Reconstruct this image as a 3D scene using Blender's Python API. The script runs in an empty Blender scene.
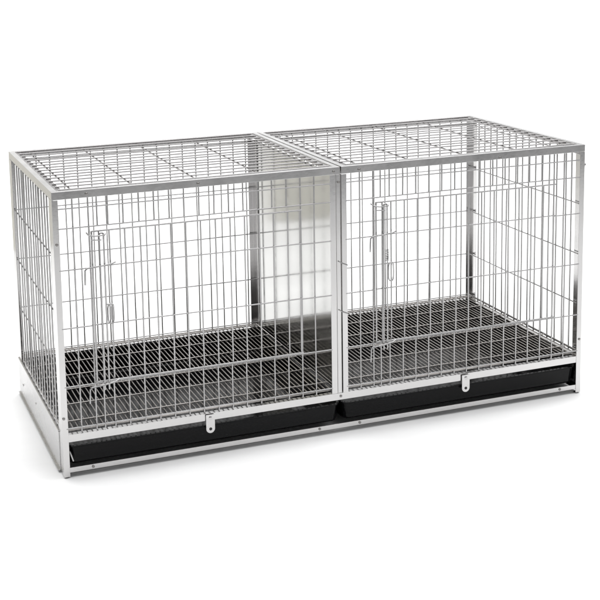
import bpy, math, random
from mathutils import Vector, Matrix
random.seed(7)
S = bpy.context.scene
COL = S.collection

# ------------------------------------------------------------------ sizes (metres)
W, D, H = 1.24, 0.5246, 0.5885
FLOOR_Z = -0.011
MOD = [(0.0, 0.6225), (0.6255, 1.24)]          # the two cage modules along x
OFF = 0.629                                    # distance between like wires of the two modules
ZG = 0.090                                     # top of the floor grate

# ------------------------------------------------------------------ materials
def steel(name, base, rough, noise_scale=(60, 60, 8), rvar=0.08, bvar=0.06, bump=0.0, scratch=None):
    m = bpy.data.materials.new(name); m.use_nodes = True
    nt = m.node_tree; b = nt.nodes['Principled BSDF']
    b.inputs['Metallic'].default_value = 1.0
    tc = nt.nodes.new('ShaderNodeTexCoord'); mp = nt.nodes.new('ShaderNodeMapping')
    mp.inputs['Scale'].default_value = noise_scale
    nz = nt.nodes.new('ShaderNodeTexNoise'); nz.inputs['Scale'].default_value = 1.0
    nz.inputs['Detail'].default_value = 5.0
    nt.links.new(tc.outputs['Object'], mp.inputs['Vector']); nt.links.new(mp.outputs['Vector'], nz.inputs['Vector'])
    r = nt.nodes.new('ShaderNodeMapRange'); r.inputs['From Min'].default_value = .3; r.inputs['From Max'].default_value = .7
    r.inputs['To Min'].default_value = max(.02, rough - rvar); r.inputs['To Max'].default_value = rough + rvar
    nt.links.new(nz.outputs['Fac'], r.inputs['Value']); nt.links.new(r.outputs['Result'], b.inputs['Roughness'])
    mx = nt.nodes.new('ShaderNodeMix'); mx.data_type = 'RGBA'
    mx.inputs['A'].default_value = (*[c * (1 - bvar) for c in base], 1)
    mx.inputs['B'].default_value = (*[min(1, c * (1 + bvar)) for c in base], 1)
    nt.links.new(nz.outputs['Fac'], mx.inputs['Factor']); nt.links.new(mx.outputs['Result'], b.inputs['Base Color'])
    if scratch:
        mp2 = nt.nodes.new('ShaderNodeMapping'); mp2.inputs['Scale'].default_value = scratch
        n2 = nt.nodes.new('ShaderNodeTexNoise'); n2.inputs['Scale'].default_value = 1.0; n2.inputs['Detail'].default_value = 8.0
        nt.links.new(tc.outputs['Object'], mp2.inputs['Vector']); nt.links.new(mp2.outputs['Vector'], n2.inputs['Vector'])
        b2 = nt.nodes.new('ShaderNodeBump'); b2.inputs['Strength'].default_value = .12; b2.inputs['Distance'].default_value = .0004
        nt.links.new(n2.outputs['Fac'], b2.inputs['Height']); nt.links.new(b2.outputs['Normal'], b.inputs['Normal'])
    if bump:
        bp = nt.nodes.new('ShaderNodeBump'); bp.inputs['Strength'].default_value = bump
        bp.inputs['Distance'].default_value = 0.001
        nt.links.new(nz.outputs['Fac'], bp.inputs['Height']); nt.links.new(bp.outputs['Normal'], b.inputs['Normal'])
    return m
M_FRAME = steel('brushed_frame_steel', (.59, .583, .58), .17, (14, 14, 9), .05, .05, scratch=(130, 130, 130))
M_SHEET = steel('divider_sheet_steel', (.55, .55, .54), .10, (3, 3, 60), .02, .03, bump=.02)
M_SKIRT = steel('skirt_sheet_steel', (.56, .555, .555), .28, (8, 12, 20), .05, .05)
M_WIRE = steel('zinc_wire', (.42, .415, .415), .22, (90, 90, 30), .06, .10)
M_ROOF = steel('dull_roof_wire', (.39, .38, .38), .26, (60, 60, 60), .08, .12)
M_GRATE = steel('worn_grate_wire', (.40, .38, .365), .28, (25, 25, 25), .1, .30)
M_BOLT = steel('dark_bolt_steel', (.30, .29, .28), .3, (90, 90, 90))
def plastic(name, col, rough, spec=.5):
    m = bpy.data.materials.new(name); m.use_nodes = True
    nt = m.node_tree; b = nt.nodes['Principled BSDF']
    nz = nt.nodes.new('ShaderNodeTexNoise'); nz.inputs['Scale'].default_value = 14; nz.inputs['Detail'].default_value = 6
    r = nt.nodes.new('ShaderNodeMapRange'); r.inputs['To Min'].default_value = rough * .7; r.inputs['To Max'].default_value = rough * 1.4
    nt.links.new(nz.outputs['Fac'], r.inputs['Value']); nt.links.new(r.outputs['Result'], b.inputs['Roughness'])
    mx = nt.nodes.new('ShaderNodeMix'); mx.data_type = 'RGBA'
    mx.inputs['A'].default_value = (*[c * .8 for c in col], 1); mx.inputs['B'].default_value = (*[c * 1.3 for c in col], 1)
    nt.links.new(nz.outputs['Fac'], mx.inputs['Factor']); nt.links.new(mx.outputs['Result'], b.inputs['Base Color'])
    b.inputs['Specular IOR Level'].default_value = spec
    return m
M_TRAY = plastic('black_tray_plastic', (.004, .004, .0045), .10, .14)
M_RUBBER = plastic('black_rubber', (.02, .02, .02), .6)
M_REFL_PANEL = plastic('cream_reflection_panel', (.64, .625, .575), .85, .1)  # for the added out-of-view panel mirrored in the divider sheet
M_FLOOR = plastic('white_studio_paper', (.86, .86, .86), .9, .1)

# ------------------------------------------------------------------ mesh helpers
class MB:
    def __init__(s): s.v = []; s.f = []; s.sm = []
    def add(s, vs, fs, smooth=False):
        o = len(s.v); s.v += [tuple(v) for v in vs]
        s.f += [tuple(i + o for i in f) for f in fs]; s.sm += [smooth] * len(fs)
    def box(s, x0, x1, y0, y1, z0, z1):
        vs = [(x, y, z) for x in (x0, x1) for y in (y0, y1) for z in (z0, z1)]
        s.add(vs, [(0, 1, 3, 2), (4, 6, 7, 5), (0, 4, 5, 1), (2, 3, 7, 6), (0, 2, 6, 4), (1, 5, 7, 3)])
    def tube(s, pts, r, n=8, closed=False):
        P = [Vector(p) for p in pts]; N = len(P); rings = []; up = None
        for i, p in enumerate(P):
            if closed: t = (P[(i + 1) % N] - P[i - 1]).normalized()
            else: t = ((P[min(i + 1, N - 1)] - p).normalized() + (p - P[max(i - 1, 0)]).normalized())
            t.normalize()
            if up is None: up = Vector((0, 0, 1)) if abs(t.z) < .9 else Vector((0, 1, 0))
            a = t.cross(up).normalized(); b = a.cross(t).normalized(); up = b
            rings.append([p + a * math.cos(2 * math.pi * k / n) * r + b * math.sin(2 * math.pi * k / n) * r for k in range(n)])
        vs = [v for rg in rings for v in rg]; fs = []
        M = N if closed else N - 1
        for i in range(M):
            j = (i + 1) % N
            for k in range(n):
                fs.append((i * n + k, i * n + (k + 1) % n, j * n + (k + 1) % n, j * n + k))
        s.add(vs, fs, True)
        if not closed:
            s.add(rings[0], [tuple(range(n))[::-1]]); s.add(rings[-1], [tuple(range(n))])
    def wire(s, a, b, r, bow=.0010, seg=5, n=8):
        a = Vector(a); b = Vector(b); d = (b - a).normalized()
        e1 = d.orthogonal().normalized(); e2 = d.cross(e1)
        k1, k2 = random.uniform(-bow, bow), random.uniform(-bow, bow); ph = random.uniform(.6, 1.4)
        pts = []
        for i in range(seg + 1):
            t = i / seg; w = math.sin(math.pi * t ** ph)
            pts.append(a.lerp(b, t) + (e1 * k1 + e2 * k2) * w)
        s.tube(pts, r, n)
    def disc(s, c, axis, r, h, n=14, dome=.35):
        """small domed bolt head standing on the face at c, along axis"""
        c = Vector(c); a = Vector(axis).normalized(); e = a.orthogonal().normalized(); f = a.cross(e)
        rings = [(r, 0), (r, h * .5), (r * .75, h * .85), (r * .35, h)]
        vs = [c + a * z + (e * math.cos(2 * math.pi * k / n) + f * math.sin(2 * math.pi * k / n)) * q for q, z in rings for k in range(n)]
        fs = [(i * n + k, i * n + (k + 1) % n, (i + 1) * n + (k + 1) % n, (i + 1) * n + k) for i in range(3) for k in range(n)]
        s.add(vs, fs, True); s.add(vs[-n:], [tuple(range(n))])
    def prism(s, poly, z0, z1, fn):
        """extrude a 2D polygon; fn maps (a, b, t) to a point"""
        n = len(poly); vs = [fn(a, b, z0) for a, b in poly] + [fn(a, b, z1) for a, b in poly]
        fs = [(k, (k + 1) % n, n + (k + 1) % n, n + k) for k in range(n)]
        s.add(vs, fs + [tuple(range(n))[::-1], tuple(range(n, 2 * n))])
    def ring(s, x0, x1, y0, y1, prof):
        """sweep a closed (inset, z) profile round a rectangle with mitred corners"""
        n = len(prof); vs = []
        for cx, cy, sx, sy in ((x0, y0, 1, 1), (x1, y0, -1, 1), (x1, y1, -1, -1), (x0, y1, 1, -1)):
            vs += [(cx + sx * i, cy + sy * i, z) for i, z in prof]
        fs = [(c * n + k, ((c + 1) % 4) * n + k, ((c + 1) % 4) * n + (k + 1) % n, c * n + (k + 1) % n) for c in range(4) for k in range(n)]
        s.add(vs, fs)
    def build(s, name, mat, parent=None, bevel=0, origin=None):
        me = bpy.data.meshes.new(name); me.from_pydata(s.v, [], s.f); me.validate()
        me.polygons.foreach_set('use_smooth', s.sm[:len(me.polygons)] if len(s.sm) >= len(me.polygons) else [False] * len(me.polygons))
        me.materials.append(mat); me.update()
        import bmesh
        bm = bmesh.new(); bm.from_mesh(me); bmesh.ops.recalc_face_normals(bm, faces=bm.faces); bm.to_mesh(me); bm.free()
        if any(s.sm) and not bevel: me.set_sharp_from_angle(angle=math.radians(26 if name == 'tray' else 52))
        o = bpy.data.objects.new(name, me); COL.objects.link(o)
        if parent: o.parent = parent
        if bevel:
            md = o.modifiers.new('bevel', 'BEVEL'); md.width = bevel; md.segments = 2; md.limit_method = 'ANGLE'
            md.angle_limit = math.radians(40)
            for p in me.polygons: p.use_smooth = False
        return o

# ------------------------------------------------------------------ setting: seamless white paper sweep
mb = MB()
prof = [(-2.5, FLOOR_Z), (2.1, FLOOR_Z)]
Rr = .55
for i in range(1, 13):
    a = math.pi / 2 * i / 12
    prof.append((2.1 + Rr * math.sin(a), FLOOR_Z + Rr * (1 - math.cos(a))))
prof.append((2.1 + Rr, 1.25))
n = len(prof)
vs = [(-2.6, y, z) for y, z in prof] + [(5.2, y, z) for y, z in prof]
mb.add(vs, [(i, i + 1, n + i + 1, n + i) for i in range(n - 1)], True)
fl = mb.build('floor', M_FLOOR); fl['kind'] = 'structure'
# added unseen cream panel left of the sweep, there to warm the divider's reflection
mb = MB(); mb.box(-3.2, .0, 1.95, 2.03, FLOOR_Z + .004, 1.9)
wl = mb.build('reflection_panel', M_REFL_PANEL); wl['kind'] = 'structure'

# ------------------------------------------------------------------ the cage
cage = bpy.data.objects.new('dog_cage', None); COL.objects.link(cage); cage.location = (0, 0, 0)
cage.empty_display_size = .1
cage['label'] = 'double stainless steel wire dog cage with two doors, standing on white studio floor'
cage['category'] = 'dog cage'
VR, HR = .00176, .00150           # wire radii

def bolt(c, axis, parent=cage, r=.0034, h=.0022, mat=None):
    m = MB(); m.disc(c, axis, r, h); return m.build('bolt', mat or M_BOLT, parent)

# base frame: bottom and middle rails all round, as thin angle sections
mb = MB()
t = .0014
mb.ring(.0002, W - .0002, .0012, D, [(0, 0), (0, .0108), (.0014, .0108), (.0014, .0014), (.013, .0014), (.013, 0)])
mb.build('base_rail', M_FRAME, cage, .0004)
mb = MB()
mb.ring(.0003, W - .0003, .0010, D - .0002, [(0, .0655), (0, .0812), (.012, .0812), (.012, .0798), (.0014, .0798), (.0014, .0655)])
mb.build('tray_opening_rail', M_FRAME, cage, .0004)
# sheet skirts closing the base at both ends and behind
def skirt(x0, x1, y0, y1):
    m = MB(); m.box(x0, x1, y0, y1, -.0045, .0795); return m
for x0, x1, sgn in ((-.0016, -.0002, -1), (W + .0002, W + .0016, 1)):
    m = skirt(x0, x1, .0345, D + .001)
    xe = x0 if sgn < 0 else x1
    # rolled hem along the top and a folded flange along the bottom
    m.tube([(xe - sgn * .0006, .0345, .0800), (xe - sgn * .0006, D + .001, .0800)], .0020, 8)
    m.box(min(xe, xe + sgn * .004), max(xe, xe + sgn * .004), .0345, D + .001, -.0060, -.0046)
    m.build('side_skirt', M_SKIRT, cage)
m = MB(); m.box(0, W, D + .0012, D + .0026, -.0045, .0795)
m.tube([(0, D + .002, .08), (W, D + .002, .08)], .002, 8); m.build('back_skirt', M_SKIRT, cage)

# corner posts: L sections (narrow face to the front or back, wider flange along the side)
def post(cx, cy, sx, sy, z0, z1, face=.0125, side=.034):
    m = MB(); poly = [(0, 0), (face, 0), (face, t), (t, t), (t, side), (0, side)]
    m.prism(poly, z0, z1, lambda a, b, z: (cx + sx * a, cy + sy * b, z))
    return m
post(0, 0, 1, 1, -.0085, .5716).build('corner_post', M_FRAME, cage, .0004)
post(W, 0, -1, 1, -.0085, .5716).build('corner_post', M_FRAME, cage, .0004)
post(0, D, 1, -1, -.0085, .5716).build('corner_post', M_FRAME, cage, .0004)
post(W, D, -1, -1, -.0085, .5716).build('corner_post', M_FRAME, cage, .0004)
# middle posts, front and back, each module has its own
post(.6125, 0, -1, 1, .0818, .5716, .0135, .030).build('middle_post', M_FRAME, cage, .0004)
m = MB(); m.prism([(.6133, 0), (.6225, 0), (.6225, .03), (.6211, .03), (.6211, .0014), (.6133, .0014)], .0818, .5716, lambda a, b, z: (a, b, z))
m.build('divider_channel', M_FRAME, cage, .0004)
post(.6256, 0, 1, 1, .0818, .5716, .0124, .030).build('middle_post', M_FRAME, cage, .0004)
post(.6125, D, -1, -1, .0818, .5716, .0125, .032).build('middle_post', M_FRAME, cage, .0004)
post(.6256, D, 1, -1, .0818, .5716, .0125, .032).build('middle_post', M_FRAME, cage, .0004)
# feet
for cx, cy in ((.0065, .0065), (W - .0065, .0065), (.0065, D - .0065), (W - .0065, D - .0065)):
    m = MB(); m.disc((cx, cy, -.0084), (0, 0, -1), .006, .0026); m.build('foot', M_RUBBER, cage)

# top frames and roof panels
for i, (x0, x1) in enumerate(MOD):
    m = MB()
    m.ring(x0, x1, 0, D, [(0, .5722), (0, H), (.0125, H), (.0125, H - t), (t, H - t), (t, .5722)])
    m.build('top_frame', M_FRAME, cage, .0005)
    m = MB()
    m.ring(x0, x1, 0, D, [(.0130, .5820), (.0130, .5872), (.0255, .5872), (.0255, .5820)])
    ya, yb = .0185, D - .0185
    k = 0; nx = 16
    for k in range(nx):
        y = ya + (yb - ya) * k / (nx - 1) + random.uniform(-.0006, .0006)
        m.wire((x0 + .018, y, .5884), (x1 - .018, y, .5884), .0016)
    for x in (.045, .170, .3065, .443, .577):
        xx = x + (OFF if i else 0)
        m.wire((xx, ya - .003, .5854), (xx, yb + .003, .5854), .0018)
    m.build('roof_panel', M_ROOF, cage)

# front panels with doors
def xs_regular():
    return [.0413, .0732, .0910] + [.1127 + .0322 * k for k in range(15)]
ZB, ZT = .0845, .5775
DX0, DX1, DZ0, DZ1 = .0732, .5312, .183, .5125
for i in range(2):
    o = OFF * i
    xl, xr = (MOD[i][0] + .004, MOD[i][1] - .004)
    m = MB(); yv = .0040; yh = .0011
    for x in xs_regular():
        jx = random.uniform(-.0004, .0004)
        if x <= DX0 + .001 or x >= DX1 - .001:
            if x < (.595 if i == 0 else .6): m.wire((x + o + jx, yv, ZB), (x + o + jx * .3, yv, ZT), VR)
        else:
            m.wire((x + o + jx, yv, ZB), (x + o + jx, yv, DZ0 - .001), VR, .0004, 3)
            m.wire((x + o + jx, yv, DZ1 + .001), (x + o + jx, yv, ZT), VR, .0003, 3)
    hl, hr = (.009, .601) if i == 0 else (.6345, W - .010)
    for z in (.0945, DZ0, DZ1, .553):
        m.wire((hl, yh, z), (hr, yh, z), HR)
    for z in (.306, .427):
        m.wire((hl, yh, z), (DX0 + o, yh, z), HR, .0003); m.wire((DX1 + o, yh, z), (hr, yh, z), HR, .0003)
    m.build('front_panel', M_WIRE, cage)
    # door, hung just in front of the panel
    d = MB(); yd = -.0036; ydh = -.0062
    for x in [.0765] + [.1127 + .0322 * k for k in range(13)] + [.5265]:
        r = .0021 if x == .0765 else VR
        d.wire((x + o, yd, .1865), (x + o, yd, .5035), r, .0005)
    d.wire((.091 + o, yd, .1865), (.091 + o, yd, .5035), VR, .0004)
    for z in (.1885, .3095, .4305, .5035):
        d.wire((.0755 + o, ydh, z), (.530 + o, ydh, z), .0018 if z in (.1885, .5035) else HR, .0004)
    door = d.build('door', M_WIRE, cage)
    # sliding latch: two upright rods joined at the top
    yr = -.0125
    l = MB()
    arc = [(.0945 - .0045 * math.cos(a) + o, yr, .4955 + .0045 * math.sin(a)) for a in [math.pi * k / 8 for k in range(9)]]
    l.tube([(.0900 + o, yr, .172)] + arc + [(.0990 + o, yr, .172)], .0019, 8)
    lr = l.build('latch_rod', M_WIRE, door)
    c = MB()
    c.tube([(.068 + o, .004, .499), (.0685 + o, yr - .003, .4975), (.080 + o, yr - .004, .4955), (.1005 + o, yr - .003, .4955), (.1030 + o, yr, .498)], .0016, 8)
    c.tube([(.072 + o, yr - .003, .488), (.094 + o, yr - .0035, .4865)], .0014, 8)
    c.build('latch_clip', M_WIRE, lr)
    for z, tl in ((.4325, .004), (.1835, .006)):
        k = MB()
        k.tube([(.122 + o, -.009, z + tl), (.110 + o, yr - .004, z + tl * .6), (.085 + o, yr - .004, z), (.0625 + o, yr - .003, z - .002), (.0585 + o, yr - .002, z - .006),
                (.0575 + o, yr - .001, z - .036)], .0018, 8)
        k.build('latch_hook', M_WIRE, lr)
    zz = .0 if i == 0 else .016
    k = MB()
    hp = []
    for a in range(16):
        th = 2 * math.pi * a / 16
        hp.append((.1085 + o + .0062 * math.copysign(abs(math.cos(th)) ** .6, math.cos(th)), yr + .001, .331 + zz + .021 * math.copysign(abs(math.sin(th)) ** .6, math.sin(th))))
    k.tube(hp, .0015, 8, True)
    k.tube([(.100 + o, yr - .001, .3515 + zz), (.113 + o, yr - .001, .3505 + zz)], .0014, 8)
    k.box(.1068 + o, .1098 + o, yr - .0005, yr + .0008, .318 + zz, .346 + zz)
    k.build('latch_handle', M_WIRE, lr)
    if i == 1:      # return spring wound round the right hand latch rod
        k = MB()
        k.tube([(.0990 + o + .0032 * math.cos(a * .7), yr + .0032 * math.sin(a * .7), .372 + a * .00042) for a in range(64)], .0008, 6)
        k.build('latch_spring', M_WIRE, lr)

# back panels
ZH = (.0935, .208, .328, .448, .5655)
for i, (x0, x1) in enumerate(MOD):
    m = MB(); y = D - .004
    nv = 18
    for k in range(nv):
        x = x0 + .030 + (x1 - x0 - .06) * k / (nv - 1) + random.uniform(-.0005, .0005)
        m.wire((x, y, ZB), (x, y, ZT), VR)
    for z in ZH: m.wire((x0 + .008, y - .003, z), (x1 - .008, y - .003, z), HR)
    m.build('back_panel', M_WIRE, cage)
# end panels
for x, s in ((.004, 1), (W - .004, -1)):
    m = MB()
    for k in range(15):
        y = .0455 + .0305 * k + random.uniform(-.0005, .0005)
        m.wire((x, y, ZB), (x, y, ZT), .0019)
    for z in ZH: m.wire((x + s * .003, .01, z), (x + s * .003, D - .01, z), HR)
    m.build('end_panel', M_WIRE, cage)

# solid divider sheet between the modules
m = MB(); N = 24
vs = []
for a in range(N + 1):
    y = .006 + (D - .012) * a / N
    vs.append((.6142 + .0006 * math.sin(math.pi * a / N), y))
fs = []
pv = []
for z in (.0850, .571):
    pv += [(x, y, z) for x, y in vs] + [(x + .0012, y, z) for x, y in vs]
K = N + 1
for a in range(N):
    fs += [(a, a + 1, 2 * K + a + 1, 2 * K + a), (K + a, 3 * K + a, 3 * K + a + 1, K + a + 1),
           (a, K + a, K + a + 1, a + 1), (2 * K + a, 2 * K + a + 1, 3 * K + a + 1, 3 * K + a)]
fs += [(0, 2 * K, 3 * K, K), (N, K + N, 3 * K + N, 2 * K + N)]
m.add(pv, fs, False); m.build('divider_panel', M_SHEET, cage)

# floor grates
for i, (x0, x1) in enumerate(MOD):
    m = MB(); xa, xb = x0 + .004, (x1 - .012 if i == 0 else x1 - .004); ya, yb = .0075, D - .0075
    m.tube([(xa, ya, ZG - .001), (xb, ya, ZG - .001), (xb, yb, ZG - .001), (xa, yb, ZG - .001)], .0019, 8, True)
    nn = 57
    for k in range(1, nn):
        x = xa + (xb - xa) * k / nn + random.uniform(-.0004, .0004)
        m.wire((x, ya + .001, ZG - .0010), (x, yb - .001, ZG - .0010), .00125, .0004, 4, 6)
    for y in (.050, .145, .235, .325, .415, .500):
        m.wire((xa + .002, y, ZG + .0012), (xb - .002, y, ZG + .0012), .0014, .0004)
    m.build('floor_grate', M_GRATE, cage)

# black plastic trays
def rrect(x0, x1, y0, y1, r, z, n=7):
    out = []
    for cx, cy, a0 in ((x1 - r, y0 + r, -90), (x1 - r, y1 - r, 0), (x0 + r, y1 - r, 90), (x0 + r, y0 + r, 180)):
        for k in range(n):
            a = math.radians(a0 + 90 * k / (n - 1)); out.append((cx + r * math.cos(a), cy + r * math.sin(a), z))
    return out
for i, (x0, x1) in enumerate(MOD):
    m = MB(); a, b = (x0 + .010, x1 - .002) if i == 0 else (x0 + .003, x1 - .008)
    y0, y1 = .008, D - .012
    levels = [(.008, .014, .0126), (.004, .016, .0150), (.000, .018, .0500), (-.003, .020, .0520), (-.003, .020, .0545), (.000, .018, .0555),   # outer wall to rim
              (.002, .017, .0540), (.0032, .016, .0180), (.0065, .014, .0150)]
    rings = [rrect(a + k, b - k, y0 + k, y1 - k, r, z) for k, r, z in levels]
    n = len(rings[0]); vs = [(x, y, z + .0225 * max(0, min(1, (z - .018) / .034)) * max(0, min(1, (y - y1 + .035) / .025))) for rg in rings for x, y, z in rg]  # back rim raised, shaped to block the bright skirt's reflection
    fs = [(q * n + k, q * n + (k + 1) % n, (q + 1) * n + (k + 1) % n, (q + 1) * n + k) for q in range(len(rings) - 1) for k in range(n)]
    fs += [tuple(range(n))[::-1], tuple(range((len(rings) - 1) * n, len(rings) * n))]
    m.add(vs, fs, True)
    tr = m.build('tray', M_TRAY, cage)
    tr['label'] = 'black plastic slide-out tray under the %s compartment' % ('left' if i == 0 else 'right')
# tray runners: small steel angles just inside the ends
for x0, x1 in ((.0045, .0075), (W - .0075, W - .0045)):
    m = MB(); m.box(x0, x1, .016, D - .02, .0125, .040); m.build('tray_runner', M_FRAME, cage)

m = MB(); m.tube([(.0138, .0045, .0455), (.0150, .0035, .0420), (.0205, .0030, .0235)], .0019, 8); m.build('tray_stop', M_WIRE, cage)
# tray latch tabs hanging from the middle rail
for x in (.3160, .9300):
    m = MB(); yy = -.0016; w = .0098; zt, zb = .0795, .0385
    outer = [(x - w, zt), (x + w, zt)] + [(x + w * math.cos(a), zb + w + w * math.sin(a)) for a in [-math.pi * k / 12 for k in range(13)]]
    outer = [(x - w, zt), (x + w, zt)] + [(x + w * math.cos(a), zb + w - w * math.sin(a)) for a in [math.pi * k / 12 for k in range(13)]]
    m.prism(outer, yy - .0016, yy, lambda a, b, c: (a, c, b))
    tab = m.build('tray_latch', M_FRAME, cage, .0005)
    h = MB(); h.disc((x, yy - .0016, zb + w * .95), (0, -1, 0), .0034, .0008); h.build('tab_hole', M_RUBBER, tab)
    h = MB(); h.disc((x, yy - .0016, .0725), (0, -1, 0), .0036, .0018); h.build('rivet', M_FRAME, tab)

# bolts and screws
for c in ((.0066, 0, .4815), (.0040, 0, .1180), (.6185, 0, .5553), (W - .0055, 0, .1228), (.0611, .0012, .0055),
          (.5686, .0012, .0055), (.6653, .0012, .0055), (1.1841, .0012, .0055), (.6200, .0012, .0740), (.0703, 0, .5800), (.6677, 0, .5785), (.3043, 0, .5800), (1.0154, 0, .5760), (.6080, 0, .5790)):
    bolt(c, (0, -1, 0), r=.0030)
bolt((W, .006, .540), (1, 0, 0), r=.0045, h=.006, mat=M_FRAME)
bolt((-.0016, .47, .030), (-1, 0, 0), mat=M_FRAME); bolt((-.0016, .30, .045), (-1, 0, 0), mat=M_FRAME)
# wire clips bridging the gap between the two modules
for z in (.3720, .2630):
    m = MB(); m.tube([(.6165, .001, z + .008), (.6175, -.002, z + .0085), (.6260, -.003, z + .003), (.6375, -.002, z - .002), (.6385, .001, z - .002)], .0012, 8)
    m.build('module_clip', M_WIRE, cage)

# ------------------------------------------------------------------ light
w = bpy.data.worlds.new('World'); S.world = w; w.use_nodes = True
bg = w.node_tree.nodes['Background']; bg.inputs['Color'].default_value = (.98, .99, 1, 1); bg.inputs['Strength'].default_value = .26
def area(name, loc, target, sx, sy, power, col=(1, 1, 1)):
    L = bpy.data.lights.new(name, 'AREA'); L.shape = 'RECTANGLE'; L.size = sx; L.size_y = sy; L.energy = power; L.color = col
    o = bpy.data.objects.new(name, L); COL.objects.link(o); o.location = loc
    o.rotation_euler = (Vector(target) - Vector(loc)).to_track_quat('-Z', 'Y').to_euler()
    return o
area('overhead_softbox', (1.1, 1.0, 3.0), (1.1, 1.0, 0), 6.4, 4.4, 262)
area('front_softbox', (1.6, -2.8, 2.5), (.6, .2, .1), 1.8, 1.2, 10)

# ------------------------------------------------------------------ camera (solved from the photograph's edges)
R = [[0.94011581, -0.34018967, -0.02128963], [0.07311039, 0.14024693, 0.98741363], [0.33292211, 0.92983965, -0.15671976]]
cd = bpy.data.cameras.new('Camera'); cam = bpy.data.objects.new('Camera', cd); COL.objects.link(cam)
m3 = Matrix((R[0], R[1], [-v for v in R[2]])).transposed()
cam.matrix_world = Matrix.Translation((-0.44566, -2.42063, 1.08929)) @ m3.to_4x4()
cd.sensor_width = 36; cd.sensor_fit = 'HORIZONTAL'; cd.lens = 1253.922 / 600 * 36
cd.shift_x = (300 - 250.353) / 600; cd.shift_y = (130.751 - 300) / 600
cd.clip_start = .05; cd.clip_end = 100
S.camera = cam
S.view_settings.view_transform = 'Standard'; S.view_settings.look = 'None'
S.view_settings.exposure = 0; S.view_settings.gamma = 1
S.cycles.max_bounces = 12; S.cycles.glossy_bounces = 8
